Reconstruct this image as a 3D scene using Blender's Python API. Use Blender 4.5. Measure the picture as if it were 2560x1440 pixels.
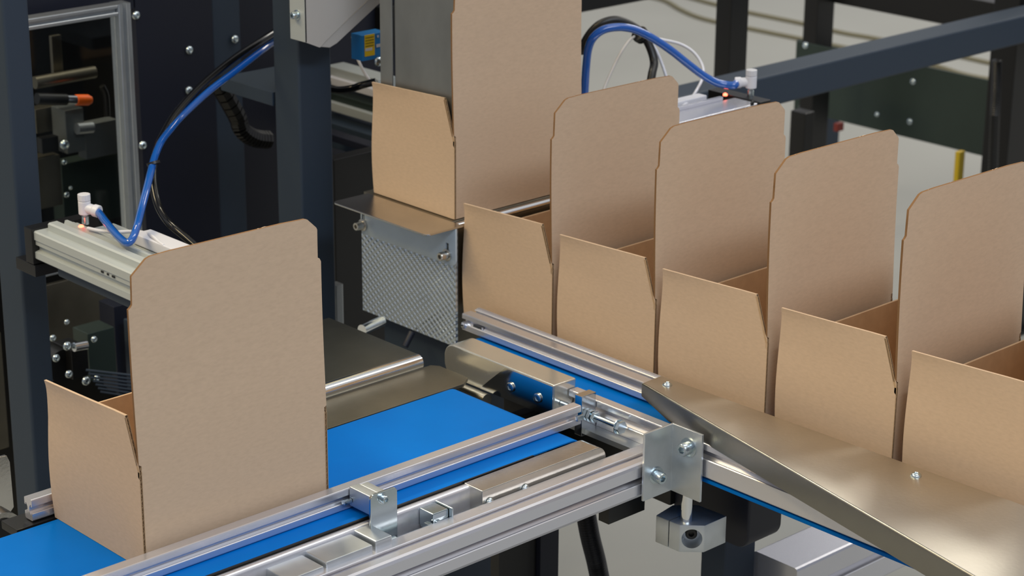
import bpy, bmesh, math, random
from mathutils import Vector, Matrix
random.seed(7)
S = bpy.context.scene
COL = S.collection
for o in list(bpy.data.objects): bpy.data.objects.remove(o)

# ---------------------------------------------------------------- camera
F, PITCH, ROLL, YAW = 5417.6, math.radians(19.192), math.radians(.418), math.radians(47.057)
CAM = Vector((0, 0, 1.2))          # z = 0 is the top of the blue belt; the floor is 0.85 m below it
_f = Vector((math.cos(PITCH)*math.cos(YAW), math.cos(PITCH)*math.sin(YAW), -math.sin(PITCH)))
_r = Vector((math.sin(YAW), -math.cos(YAW), 0)); _u = _r.cross(_f)
_c, _s = math.cos(ROLL), math.sin(ROLL)
RX, UX = _c*_r + _s*_u, -_s*_r + _c*_u
cd = bpy.data.cameras.new('camera'); cam = bpy.data.objects.new('camera', cd); COL.objects.link(cam)
cam.matrix_world = Matrix(((RX.x, UX.x, -_f.x, CAM.x), (RX.y, UX.y, -_f.y, CAM.y), (RX.z, UX.z, -_f.z, CAM.z), (0, 0, 0, 1)))
cd.sensor_width = 36; cd.lens = F/2560*36; cd.clip_start = .05; cd.clip_end = 100
cd.dof.use_dof = True; cd.dof.focus_distance = 2.85; cd.dof.aperture_fstop = 9
S.camera = cam

def P(px, py, x=None, y=None, z=None):
    """point of the place seen at a pixel, on a given plane of the place"""
    d = RX*((px-1280)/F) - UX*((py-720)/F) + _f
    if z is not None: t = (z-CAM.z)/d.z
    elif x is not None: t = (x-CAM.x)/d.x
    else: t = (y-CAM.y)/d.y
    return CAM + d*t

# ---------------------------------------------------------------- world and lamps
w = bpy.data.worlds.new('hall'); S.world = w; w.use_nodes = True
nt = w.node_tree; bgn = nt.nodes['Background']
tc = nt.nodes.new('ShaderNodeTexCoord'); sx = nt.nodes.new('ShaderNodeSeparateXYZ'); cr = nt.nodes.new('ShaderNodeValToRGB')
nt.links.new(tc.outputs['Generated'], sx.inputs[0]); nt.links.new(sx.outputs['Z'], cr.inputs[0])
mr = cr.color_ramp; mr.elements[0].position = 0; mr.elements[0].color = (.20, .21, .24, 1)
mr.elements[1].position = .75; mr.elements[1].color = (.62, .61, .60, 1)
e = mr.elements.new(.25); e.color = (.42, .43, .47, 1)
nt.links.new(cr.outputs[0], bgn.inputs[0]); bgn.inputs[1].default_value = .95

def lamp(name, loc, target, sx_, sy_, power, color):
    l = bpy.data.lights.new(name, 'AREA'); l.shape = 'RECTANGLE'; l.size = sx_; l.size_y = sy_; l.energy = power; l.color = color
    o = bpy.data.objects.new(name, l); COL.objects.link(o); o.location = loc
    o.rotation_euler = (Vector(target)-Vector(loc)).to_track_quat('-Z', 'Y').to_euler(); return o
lamp('ceiling_lamp', (-.6, 3.4, 3.2), (2.0, 2.2, 0), 3.0, .5, 97, (1, .79, .43))
lamp('ceiling_lamp', (1.0, -1.8, 4.0), (2.2, 2.1, 0), 3.5, .6, 118, (.80, .90, 1))
lamp('ceiling_lamp', (4.0, 1.2, 4.4), (2.3, 2.0, 0), .6, 3.5, 45, (1, .96, .88))
lamp('ceiling_lamp', (9.6, 4.6, 5.0), (8.6, 5.4, -.85), 3, 3, 205, (1, .96, .86))
_q = P(2070, 1165, z=.03)
lamp('cover_highlight_lamp', _q+Vector((.16, 2.07, 2.16)), _q, .5, .22, 26, (1, .88, .62))  # added lamp, placed to give the cover plate its warm highlight

S.view_settings.view_transform = 'Standard'; S.view_settings.look = 'None'
S.view_settings.gamma = 1; S.view_settings.use_curve_mapping = False; S.view_settings.exposure = 0.08

# ---------------------------------------------------------------- materials
def lin(r, g, b):
    f = lambda c: (c/255/12.92 if c/255 <= .04045 else ((c/255+.055)/1.055)**2.4)
    return (f(r), f(g), f(b), 1)
def mat(name, rgb, rough=.5, metal=0, noise=0, nscale=30, stretch=(1, 1, 1), bump=0, bscale=200, coat=0, spec=None, rvar=0):
    m = bpy.data.materials.new(name); m.use_nodes = True; n = m.node_tree.nodes; L = m.node_tree.links
    b = n['Principled BSDF']; b.inputs['Base Color'].default_value = lin(*rgb)
    b.inputs['Roughness'].default_value = rough; b.inputs['Metallic'].default_value = metal; b.inputs['Coat Weight'].default_value = coat
    if spec is not None: b.inputs['Specular IOR Level'].default_value = spec
    if noise or bump or rvar:
        t = n.new('ShaderNodeTexCoord'); mp = n.new('ShaderNodeMapping'); mp.inputs['Scale'].default_value = stretch
        L.new(t.outputs['Object'], mp.inputs[0])
        nz = n.new('ShaderNodeTexNoise'); nz.inputs['Scale'].default_value = nscale; nz.inputs['Detail'].default_value = 5
        L.new(mp.outputs[0], nz.inputs['Vector'])
    if noise:
        r = n.new('ShaderNodeValToRGB'); k = lin(*rgb)
        r.color_ramp.elements[0].position = .3; r.color_ramp.elements[0].color = (k[0]*(1-noise), k[1]*(1-noise), k[2]*(1-noise), 1)
        r.color_ramp.elements[1].position = .7; r.color_ramp.elements[1].color = (k[0]*(1+noise), k[1]*(1+noise), k[2]*(1+noise), 1)
        L.new(nz.outputs['Fac'], r.inputs[0]); L.new(r.outputs[0], b.inputs['Base Color'])
    if rvar:
        q = n.new('ShaderNodeMapRange'); q.inputs[3].default_value = rough-rvar; q.inputs[4].default_value = rough+rvar
        L.new(nz.outputs['Fac'], q.inputs[0]); L.new(q.outputs[0], b.inputs['Roughness'])
    if bump:
        nb = n.new('ShaderNodeTexNoise'); nb.inputs['Scale'].default_value = bscale; nb.inputs['Detail'].default_value = 3
        L.new(mp.outputs[0], nb.inputs['Vector'])
        bp = n.new('ShaderNodeBump'); bp.inputs['Strength'].default_value = bump; bp.inputs['Distance'].default_value = .001
        L.new(nb.outputs['Fac'], bp.inputs['Height']); L.new(bp.outputs[0], b.inputs['Normal'])
    return m
M = {}
M['card'] = mat('cardboard', (193, 168, 143), .85, noise=.045, nscale=110, stretch=(1, 1, 2.5), bump=.05, bscale=900, spec=.15)
M['card_in'] = mat('cardboard_inside', (188, 158, 126), .9, noise=.05, nscale=60, spec=.2)
M['cut_edge'] = mat('shaded_cut_edge', (122, 92, 64), .9, spec=.1)  # shade inside the open flutes put into the edge colour
M['flute'] = mat('flute_paper', (172, 142, 108), .9)
M['belt'] = mat('blue_belt', (0, 102, 186), .42, noise=.05, nscale=9, spec=.06)
M['alu'] = mat('anodised_aluminium', (216, 216, 223), .27, .78, bump=.03, bscale=300)
M['polished'] = mat('polished_steel', (216, 215, 208), .17, .78, noise=.05, nscale=20, bump=.05)
M['alu2'] = mat('milled_aluminium', (200, 205, 209), .36, .9, noise=.05, nscale=40)
M['steel'] = mat('brushed_steel', (206, 203, 196), .26, 1, noise=.10, nscale=14, stretch=(1, 1, 1), bump=.12, bscale=250)
M['cover'] = mat('brushed_cover_steel', (206, 201, 190), .42, 1, noise=.07, nscale=9, bump=.15, bscale=160)
_n = M['cover'].node_tree; _b = _n.nodes['Principled BSDF']; _b.inputs['Anisotropic'].default_value = .85
_v = _n.nodes.new('ShaderNodeCombineXYZ'); _v.inputs[1].default_value = 1; _n.links.new(_v.outputs[0], _b.inputs['Tangent'])
M['steel_dk'] = mat('dull_steel', (132, 127, 114), .40, 1, noise=.18, nscale=12, bump=.1)
M['chrome'] = mat('chrome', (225, 228, 232), .10, 1)
M['zinc'] = mat('zinc_plated', (190, 202, 208), .22, 1)
M['slate'] = mat('slate_paint', (36, 49, 64), .6, bump=.08, bscale=500)
M['navy'] = mat('navy_panel', (10, 15, 32), .5)
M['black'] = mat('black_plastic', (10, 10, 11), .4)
M['blackgl'] = mat('black_rubber', (5, 5, 7), .16)
M['bluetube'] = mat('blue_tubing', (5, 80, 164), .12, coat=.6)
M['white'] = mat('white_plastic', (205, 205, 212), .4)
M['cream'] = mat('cream_aluminium', (178, 184, 184), .42, .25)
M['hood'] = mat('grey_hood', (176, 171, 166), .6, bump=.1)
M['glassy'] = mat('clear_plastic', (200, 200, 205), .15)
M['floor'] = mat('hall_floor', (152, 152, 147), .6, noise=.05, nscale=1.2)
M['web'] = mat('pale_bracket_steel', (186, 200, 212), .38, .3, noise=.05, nscale=20)
M['skirt'] = mat('shaded_skirt_steel', (150, 148, 142), .32, 1, noise=.05, nscale=9, bump=.15, bscale=160)  # darker copy of the cover steel: dark reflection on the fold put into colour
M['valve'] = mat('valve_grey', (92, 96, 98), .5, .3)
M['mirror'] = mat('mirror_steel', (214, 216, 216), .12, 1)
M['table'] = mat('dark_sheet_steel', (118, 120, 116), .36, 1, noise=.2, nscale=9, bump=.1)
M['mandrel'] = mat('worn_steel', (150, 152, 150), .45, .9, noise=.16, nscale=11, stretch=(1, 1, .6), bump=.1)
M['orange'] = mat('orange_cap', (250, 105, 10), .5)
M['red'] = mat('red_plastic', (110, 36, 28), .5)
M['yellow'] = mat('yellow_label', (226, 190, 10), .5)
M['sensor'] = mat('sensor_blue', (20, 120, 190), .45)
M['yellowpaint'] = mat('yellow_paint', (190, 160, 20), .5)
M['greenplate'] = mat('zinc_sheet', (62, 74, 70), .38, .6, noise=.15, nscale=3)
M['seam'] = mat('floor_seam', (120, 115, 92), .8)
M['led'] = mat('lit_led', (255, 60, 40), .4)
_b = M['led'].node_tree.nodes['Principled BSDF']; _b.inputs['Emission Color'].default_value = (1, .12, .06, 1); _b.inputs['Emission Strength'].default_value = 6
g = bpy.data.materials.new('clear_pane'); g.use_nodes = True; n = g.node_tree.nodes; n.clear()
o_ = n.new('ShaderNodeOutputMaterial'); mx = n.new('ShaderNodeMixShader'); tr = n.new('ShaderNodeBsdfTransparent'); gl = n.new('ShaderNodeBsdfGlossy'); fr = n.new('ShaderNodeFresnel')
tr.inputs[0].default_value = (.85, .87, .87, 1); gl.inputs['Roughness'].default_value = .05
g.node_tree.links.new(fr.outputs[0], mx.inputs[0]); g.node_tree.links.new(tr.outputs[0], mx.inputs[1]); g.node_tree.links.new(gl.outputs[0], mx.inputs[2]); g.node_tree.links.new(mx.outputs[0], o_.inputs[0])
M['pane'] = g
# embossed polished sheet: a lattice of round dimples in the normal
m = mat('embossed_steel', (206, 218, 228), .22, .8); n = m.node_tree.nodes; L = m.node_tree.links
t = n.new('ShaderNodeTexCoord'); mp = n.new('ShaderNodeMapping'); mp.inputs['Scale'].default_value = (1, 1, 1)
sp = n.new('ShaderNodeSeparateXYZ'); L.new(t.outputs['Object'], sp.inputs[0])
def mth(op, a, b=None):
    q = n.new('ShaderNodeMath'); q.operation = op
    for i, v in enumerate((a, b)):
        if v is None: continue
        if isinstance(v, (int, float)): q.inputs[i].default_value = v
        else: L.new(v, q.inputs[i])
    return q.outputs[0]
A_ = mth('SINE', mth('MULTIPLY', sp.outputs['Y'], 2*math.pi/.0145))
B_ = mth('SINE', mth('MULTIPLY', sp.outputs['Z'], 2*math.pi/.0112))
bp = n.new('ShaderNodeBump'); bp.inputs['Strength'].default_value = 1; bp.inputs['Distance'].default_value = .0008
L.new(mth('MULTIPLY', A_, B_), bp.inputs['Height']); L.new(bp.outputs[0], n['Principled BSDF'].inputs['Normal'])
M['emboss'] = m

# ---------------------------------------------------------------- mesh builder
class MB:
    def __init__(s): s.bm = bmesh.new()
    def poly(s, vs, fs, mi=0):
        b = [s.bm.verts.new(v) for v in vs]
        for f in fs:
            try: q = s.bm.faces.new([b[i] for i in f]); q.material_index = mi
            except ValueError: pass
        return s
    def box(s, x0, x1, y0, y1, z0, z1, mi=0):
        v = [(x, y, z) for x in (x0, x1) for y in (y0, y1) for z in (z0, z1)]
        return s.poly(v, [(0, 1, 3, 2), (4, 6, 7, 5), (0, 4, 5, 1), (2, 3, 7, 6), (0, 2, 6, 4), (1, 5, 7, 3)], mi)
    def prism(s, pts, axis, a0, a1, mi=0):
        """pts: polygon in the plane across `axis`: x->(y,z) y->(x,z) z->(x,y)"""
        def v(p, a): return {'x': (a, p[0], p[1]), 'y': (p[0], a, p[1]), 'z': (p[0], p[1], a)}[axis]
        n = len(pts); vs = [v(p, a0) for p in pts]+[v(p, a1) for p in pts]
        return s.poly(vs, [tuple(range(n)), tuple(range(2*n-1, n-1, -1))]+[(i, (i+1) % n, n+(i+1) % n, n+i) for i in range(n)], mi)
    def frame(s, d):
        d = d.normalized(); a = Vector((0, 0, 1)) if abs(d.z) < .9 else Vector((1, 0, 0))
        u = d.cross(a).normalized(); return u, d.cross(u).normalized()
    def tube(s, path, r, n=12, mi=0, cap=True):
        path = [Vector(p) for p in path]; rs = r if isinstance(r, (list, tuple)) else [r]*len(path)
        u = None; rings = []
        for i, p in enumerate(path):
            d = (path[min(i+1, len(path)-1)]-path[max(i-1, 0)])
            if d.length < 1e-9: d = path[-1]-path[0]
            d.normalize()
            if u is None: u, v = s.frame(d)
            else:
                u = (u-d*u.dot(d)).normalized(); v = d.cross(u)
            rings.append([s.bm.verts.new(p+(u*math.cos(k*2*math.pi/n)+v*math.sin(k*2*math.pi/n))*rs[i]) for k in range(n)])
        for a, b in zip(rings, rings[1:]):
            for k in range(n): s.bm.faces.new((a[k], a[(k+1) % n], b[(k+1) % n], b[k])).material_index = mi
        if cap:
            for q in (rings[0], rings[-1]):
                try: s.bm.faces.new(q).material_index = mi
                except ValueError: pass
        return s
    def cyl(s, a, b, r, n=24, r1=None, mi=0):
        return s.tube([a, b], [r, r if r1 is None else r1], n, mi)
    def stack(s, a, d, prof, n=24, mi=0):
        """lathe along direction d from a: prof = [(distance, radius)...]"""
        a = Vector(a); d = Vector(d).normalized(); u, v = s.frame(d); rings = []
        for t, r in prof:
            rings.append([s.bm.verts.new(a+d*t+(u*math.cos(k*2*math.pi/n)+v*math.sin(k*2*math.pi/n))*max(r, 1e-5)) for k in range(n)])
        for p, q in zip(rings, rings[1:]):
            for k in range(n): s.bm.faces.new((p[k], p[(k+1) % n], q[(k+1) % n], q[k])).material_index = mi
        s.bm.faces.new(rings[0]); s.bm.faces.new(rings[-1]); return s
    def build(s, name, mats, parent=None, origin=None, bevel=0, seg=2, ang=34):
        bm = s.bm; bmesh.ops.recalc_face_normals(bm, faces=bm.faces)
        if bevel:
            es = [e for e in bm.edges if len(e.link_faces) == 2 and e.calc_face_angle(0) > .5]
            bmesh.ops.bevel(bm, geom=es, offset=bevel, segments=seg, profile=.5, affect='EDGES', clamp_overlap=True)
        org = Vector(origin) if origin is not None else (parent_loc(parent) if parent else None)
        if org is None:
            xs = [v.co for v in bm.verts]; org = Vector((sum(c.x for c in xs)/len(xs), sum(c.y for c in xs)/len(xs), min(c.z for c in xs)))
        for v in bm.verts: v.co -= org
        for f in bm.faces: f.smooth = True
        for e in bm.edges: e.smooth = not (len(e.link_faces) == 2 and e.calc_face_angle(0) > math.radians(ang))
        me = bpy.data.meshes.new(name); bm.to_mesh(me); bm.free()
        for m_ in (mats if isinstance(mats, (list, tuple)) else [mats]): me.materials.append(M[m_])
        o = bpy.data.objects.new(name, me); COL.objects.link(o)
        o.parent = parent; o.location = (org-parent_loc(parent)) if parent else org
        if bevel:
            wn = o.modifiers.new('wn', 'WEIGHTED_NORMAL'); wn.keep_sharp = True
        return o
def parent_loc(p):
    l = Vector((0, 0, 0))
    while p: l += Vector(p.location); p = p.parent
    return l
LABELS = {}
def tag(o, label, cat, group=None, kind=None):
    o['label'] = label; o['category'] = cat
    if group: o['group'] = group
    if kind: o['kind'] = kind
    return o
def thing(name, loc, label, cat, group=None):
    o = bpy.data.objects.new(name, None); o.empty_display_size = .02; COL.objects.link(o); o.location = loc
    return tag(o, label, cat, group)
def part(o, label): o['label'] = label; return o
def cut(o, cutter):
    """take a shape out of an object for good"""
    c = cutter.build('cutter', 'black', None, origin=(0, 0, 0))
    md = o.modifiers.new('b', 'BOOLEAN'); md.operation = 'DIFFERENCE'; md.object = c; md.solver = 'EXACT'
    for q in list(o.modifiers):
        if q.type == 'WEIGHTED_NORMAL': o.modifiers.remove(q)
    bpy.context.view_layer.update(); dg = bpy.context.evaluated_depsgraph_get()
    me = bpy.data.meshes.new_from_object(o.evaluated_get(dg)); o.modifiers.clear(); o.data = me
    bm = bmesh.new(); bm.from_mesh(me)
    for f in bm.faces: f.smooth = True
    for e in bm.edges: e.smooth = not (len(e.link_faces) == 2 and e.calc_face_angle(0) > math.radians(30))
    bm.to_mesh(me); bm.free(); bpy.data.objects.remove(c)
    return o
def spline(pts, n=10):
    pts = [Vector(p) for p in pts]; out = []
    q = [pts[0]*2-pts[1]]+pts+[pts[-1]*2-pts[-2]]
    for i in range(1, len(q)-2):
        a, b, c, d = q[i-1:i+3]
        for k in range(n):
            t = k/n; out.append(.5*((2*b)+(c-a)*t+(2*a-5*b+4*c-d)*t*t+(3*b-a-3*c+d)*t**3))
    return out+[pts[-1]]
def slot_outline(w, h, slots, mouth=.008, lip=.0022, inner=.013, deep=.007, r=.0018):
    """outline of an extruded profile from (0,0) to (w,h); slots: {'b':[..],'r':[..],'t':[..],'l':[..]} centres along each side"""
    out = []
    sides = [('b', (0, 0), (1, 0), (0, 1), w), ('r', (w, 0), (0, 1), (-1, 0), h), ('t', (w, h), (-1, 0), (0, -1), w), ('l', (0, h), (0, -1), (1, 0), h)]
    for k, o, d, n_, ln in sides:
        pt = lambda a, b: (o[0]+d[0]*a+n_[0]*b, o[1]+d[1]*a+n_[1]*b)
        out += [pt(0, r), pt(r*.29, r*.29), pt(r, 0)]
        cs = sorted(slots.get(k, []))
        for c in cs:
            hm, hi = mouth/2, inner/2
            out += [pt(c-hm-.001, 0), pt(c-hm, .001), pt(c-hm, lip), pt(c-hi, lip), pt(c-hi, lip+deep*.45), pt(c-hm*.7, lip+deep), pt(c+hm*.7, lip+deep),
                    pt(c+hi, lip+deep*.45), pt(c+hi, lip), pt(c+hm, lip), pt(c+hm, .001), pt(c+hm+.001, 0)]
    return out
def profile(name, axis, a0, a1, p0, w, h, slots, m='alu', parent=None, **k):
    o = slot_outline(w, h, slots, **k); mb = MB(); mb.prism([(p0[0]+p[0], p0[1]+p[1]) for p in o], axis, a0, a1)
    return mb.build(name, m, parent, ang=20)
def cap_screw(name, p, d, r, h, parent, m='zinc', washer=True):
    """socket head screw: head, hexagonal socket, washer"""
    p = Vector(p); d = Vector(d).normalized(); mb = MB()
    if washer: mb.stack(p, d, [(0, r*1.45), (h*.14, r*1.45), (h*.16, r*1.3)])
    b = h*.15
    u, v = mb.frame(d); n_ = 24; rings = []
    for t, rr, k in ((b, r, n_), (b+h*.85, r, n_), (b+h, r*.88, n_), (b+h, r*.55, 6), (b+h*.55, r*.5, 6)):
        rings.append([mb.bm.verts.new(p+d*t+(u*math.cos(2*math.pi*i/n_)+v*math.sin(2*math.pi*i/n_))*(rr if k == n_ else rr*(1-.07*(1-math.cos(12*math.pi*i/n_))))) for i in range(n_)])
    for a, c in zip(rings, rings[1:]):
        for i in range(n_): mb.bm.faces.new((a[i], a[(i+1) % n_], c[(i+1) % n_], c[i]))
    mb.bm.faces.new(rings[0]); mb.bm.faces.new(rings[-1])
    return mb.build(name, m, parent)
def hex_nut(mb, p, d, r, h):
    p = Vector(p); d = Vector(d).normalized(); mb.stack(p, d, [(0, r*.93), (h*.1, r), (h*.9, r), (h, r*.93)], n=6); return mb
def dome(name, p, d, r, parent, m='zinc'):
    mb = MB(); mb.stack(p, d, [(0, r), (r*.25, r*.96), (r*.5, r*.75), (r*.62, r*.45), (r*.5, r*.34), (r*.35, r*.3)], n=20)
    return mb.build(name, m, parent)

# ================================================================ setting
mb = MB(); mb.box(-3, 16, -4, 16, -.90, -.85); fl = mb.build('floor', 'floor', origin=(6, 6, -.9)); fl['kind'] = 'structure'; fl['label'] = 'pale beige hall floor far behind and below the machine'

# ================================================================ cardboard boxes
W, D, HW, HL, TH = .2855, .205, .138, .398, .0035
def make_box():
    r = thing('cardboard_box', (0, 0, 0), 'box', 'cardboard box')
    # front wall running up into the tall lid flap with notched and cut corners
    pts = [(TH, 0), (W-TH, 0), (W-TH, HW), (W, HW+.002), (W, .334), (W-.002, .338), (W-.005, .340), (W-.005, .377), (W-.0065, .380),
           (W-.020, .3930), (W-.024, .3945), (W-.06, HL-.002), (.06, HL-.001), (.034, .3962), (.027, .3940), (.0065, .377), (.0055, .342), (.003, .339), (0, .337), (0, HW+.002), (TH, HW)]
    mb = MB(); NX, NZ = 14, 22
    mb.prism(pts, 'y', 0, TH)
    bm = mb.bm
    for k in range(1, 12): bmesh.ops.bisect_plane(bm, geom=bm.verts[:]+bm.edges[:]+bm.faces[:], plane_co=(0, 0, HW+.02+k*.02), plane_no=(0, 0, 1))
    for v in bm.verts:
        if v.co.z > HW:
            t = (v.co.z-HW)/(HL-HW); v.co.y += .006*math.sin(t*math.pi)*.5+.004*t*t
    for q_ in bm.faces:
        q_.normal_update()
        if abs(q_.normal.y) < .6: q_.material_index = 1
    f = mb.build('front_panel', ['card', 'cut_edge'], r, ang=50); part(f, 'tall front wall with upright lid flap')
    # tufts of torn paper along the top edge
    up, lo = [], []
    for k in range(52):
        x = .045+k*.0035; up.append((x, HL-.0022+(random.uniform(.0003, .0012) if random.random() < .16 else 0))); lo.append((x, HL-.003))
    mb = MB(); mb.prism(up+lo[::-1], 'y', .0062, .0072)
    mb.build('torn_edge', ['card'], r)
    # side walls with their dust flaps; fluted cut edge towards the front
    for side in (0, 1):
        x0 = 0 if side == 0 else W
        sg = 1 if side == 0 else -1
        def outl(y, z):       # bulge of the flap
            if z <= HW: b = -.0035*math.sin(max(0, min(1, z/HW))*math.pi)*(y/D)**2
            else: b = -.001*(z-HW)/.06-.0085*(max(0, z-HW)/.06)**5*max(0, y/D-.25)
            return b
        NY, NZ_ = 12, 16
        def front(z):
            if z <= HW: return 0.0
            return .003+.019*((z-HW)/.058)**1.0
        def back(z): return D-(0 if z <= HW else .0045*(z-HW)/.06)
        def ztop(v):          # height of the top edge along v = 0 front .. 1 back
            return .198-.006*v
        mb = MB(); bm = mb.bm; grid = {}
        for layer, dx in ((0, 0), (1, TH)):
            for i in range(NY+1):
                v_ = i/NY
                for j in range(NZ_+1):
                    z = (HW*j/8) if j <= 8 else HW+(ztop(v_)-HW)*(j-8)/8
                    y = front(z)+(back(z)-front(z))*v_
                    inset = .0015 if layer == 0 else 0
                    grid[layer, i, j] = bm.verts.new((x0+sg*(dx+outl(y, z)), y, z))
        for layer in (0, 1):
            for i in range(NY):
                for j in range(NZ_): bm.faces.new([grid[layer, i, j], grid[layer, i+1, j], grid[layer, i+1, j+1], grid[layer, i, j+1]]).material_index = layer
        for j in range(NZ_):
            bm.faces.new([grid[0, NY, j], grid[1, NY, j], grid[1, NY, j+1], grid[0, NY, j+1]])
        for i in range(NY):
            bm.faces.new([grid[0, i, NZ_], grid[0, i+1, NZ_], grid[1, i+1, NZ_], grid[1, i, NZ_]]); bm.faces.new([grid[0, i, 0], grid[0, i+1, 0], grid[1, i+1, 0], grid[1, i, 0]])
        sp_ = mb.build('side_panel', ['card', 'card_in'], r, ang=50)
        # corrugation seen on the cut edge: two liners and a zigzag between them
        mb = MB(); N = 46
        for a, b in ((0, .0005), (TH-.0005, TH)):
            pts_ = []
            for j in range(25):
                z = .195*j/24; y = front(z); ox = outl(y, z)
                pts_.append((z, y, ox))
            for (z0, y0, q0), (z1, y1, q1) in zip(pts_, pts_[1:]):
                mb.poly([(x0+sg*(a+q0), y0-.0006, z0), (x0+sg*(b+q0), y0-.0006, z0), (x0+sg*(b+q1), y1-.0006, z1), (x0+sg*(a+q1), y1-.0006, z1),
                         (x0+sg*(a+q0), y0+.003, z0), (x0+sg*(b+q0), y0+.003, z0), (x0+sg*(b+q1), y1+.003, z1), (x0+sg*(a+q1), y1+.003, z1)],
                        [(0, 1, 2, 3), (0, 3, 7, 4), (1, 5, 6, 2)])
        for j in range(N):
            z0, z1 = .195*j/N, .195*(j+1)/N; a, b = (.0005, TH-.0005) if j % 2 else (TH-.0005, .0005)
            ya, yb = front(z0), front(z1); q0, q1 = outl(ya, z0), outl(yb, z1)
            mb.poly([(x0+sg*(a+q0), ya, z0), (x0+sg*(b+q1), yb, z1), (x0+sg*(b+q1), yb+.003, z1), (x0+sg*(a+q0), ya+.003, z0),
                     (x0+sg*(a+q0), ya, z0+.0005), (x0+sg*(b+q1), yb, z1+.0005), (x0+sg*(b+q1), yb+.003, z1+.0005), (x0+sg*(a+q0), ya+.003, z0+.0005)],
                    [(0, 1, 2, 3), (4, 5, 6, 7), (0, 1, 5, 4)])
        e_ = mb.build('fluted_edge', ['flute'], sp_, ang=20)
    mb = MB(); mb.box(TH, W-TH, D-TH, D, .003, HW+.002); mb.build('back_panel', ['card_in'], r, bevel=.0006)
    mb = MB(); mb.box(TH, W-TH, TH, D-TH, 0.0003, TH); mb.build('base_panel', ['card_in'], r)
    return r
def copy_tree(o, parent=None):
    c = o.copy(); COL.objects.link(c); c.parent = parent
    for ch in list(o.children):
        copy_tree(ch, c)
    return c
proto = make_box()
BOXES = [((1.2985, 2.0505, .0005), 'open brown cardboard box alone on the blue belt, nearest on the left'),
         ((2.213, 2.516, .1505), 'open brown cardboard box up on the steel stand, around the steel mandrel'),
         ((2.213, 2.287, -.0065), 'open cardboard box at the back end of the row, below the steel stand'),
         ((2.213, 2.067, -.0065), 'open cardboard box second from the back of the row, its lid before the silver actuator'),
         ((2.213, 1.849, -.0065), 'open cardboard box in the middle of the row, third from the steel stand'),
         ((2.213, 1.622, -.0065), 'open cardboard box fourth from the steel stand in the row'),
         ((2.213, 1.397, -.0065), 'cardboard box cut off by the right edge, only its side and dust flap seen')]
for i, (loc, lab) in enumerate(BOXES):
    b = proto if i == 0 else copy_tree(proto)
    b.location = loc; b['label'] = lab
    b['group'] = 'erected cardboard boxes in the packing machine'
    b.rotation_euler = (0, 0, [.0, .0, .004, -.003, .003, .0, .002][i])

# ================================================================ conveyor A (left, runs away along x)
def belt_loop(name, axis, a_start, a_end, b0, b1, ztop, rad, parent, m='belt', th=.0018):
    """a flat belt loop; travels along `axis`, width b0..b1, rounded at a_end (and a_start)"""
    out = []; inn = []
    s = 1 if a_end > a_start else -1
    def ring(rr):
        pts = []
        for k in range(13):
            t = math.pi/2-k*math.pi/12; pts.append((a_end-s*rad+s*rr*math.cos(t), ztop-rad+rr*math.sin(t)))
        for k in range(13):
            t = -math.pi/2-k*math.pi/12; pts.append((a_start+s*rad+s*rr*math.cos(t), ztop-rad+rr*math.sin(t)))
        return pts
    o, i = ring(rad), ring(rad-th); n = len(o); mb = MB()
    def v(p, b): return (p[0], b, p[1]) if axis == 'x' else (b, p[0], p[1])
    vs = [v(p, b0) for p in o]+[v(p, b1) for p in o]+[v(p, b0) for p in i]+[v(p, b1) for p in i]
    fs = []
    for k in range(n):
        j = (k+1) % n
        fs += [(k, j, n+j, n+k), (2*n+k, 3*n+k, 3*n+j, 2*n+j), (k, 2*n+k, 2*n+j, j), (n+k, n+j, 3*n+j, 3*n+k)]
    mb.poly(vs, fs); return mb.build(name, m, parent)
cA = thing('belt_conveyor', (1.4, 2.12, -.05), 'blue flat belt conveyor carrying the single near box, running up to the row', 'conveyor')
belt_loop('belt', 'x', .55, 1.992, 1.990, 2.249, 0, .024, cA)
mb = MB(); mb.box(.62, 1.93, 2.0, 2.24, -.043, -.004); mb.build('bed', 'alu2', cA)
for xq_ in (1.968, .575):
    mb = MB(); mb.cyl((xq_, 1.985, -.024), (xq_, 2.255, -.024), .0215, 32); mb.build('end_roller', 'steel', cA)
# side rail with round top edge and channel
mb = MB(); mb.prism([(1.986, -.044), (1.986, -.004), (1.984, -.0015), (1.980, -.0005), (1.975, -.0015), (1.973, -.005), (1.973, -.044)], 'x', .55, 1.893)
mb.build('side_rail', 'alu', cA, ang=50)
mb = MB(); mb.box(.55, 1.893, 1.9868, 1.9895, -.03, .0006); part(mb.build('edge_strip', 'black', cA), 'dark seal strip along the belt edge')
# lower channel web with dark slots
mb = MB(); mb.box(.55, 1.893, 1.950, 1.973, -.048, -.041); mb.build('channel', 'alu2', cA, bevel=.001)
# nose plate at the far end
def nose(xa, xb, z0, z1, r, n=8):
    pts = [(xa, z0), (xb-r, z0)]
    for k in range(n+1): t = -math.pi/2+k*math.pi/2/n; pts.append((xb-r+r*math.cos(t), z0+r+r*math.sin(t)))
    for k in range(n+1): t = k*math.pi/2/n; pts.append((xb-r+r*math.cos(t), z1-r+r*math.sin(t)))
    return pts+[(xa, z1)]
mb = MB(); mb.prism(nose(1.762, 1.995, -.043, 0, .019), 'y', 1.948, 1.985)
npl = mb.build('nose_plate', 'steel', cA, bevel=.0012)
for x, z in ((1.775, -.02), (1.84, -.02)):
    dome('plate_screw', (x, 1.9475, z), (0, -1, 0), .007, npl)
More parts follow.
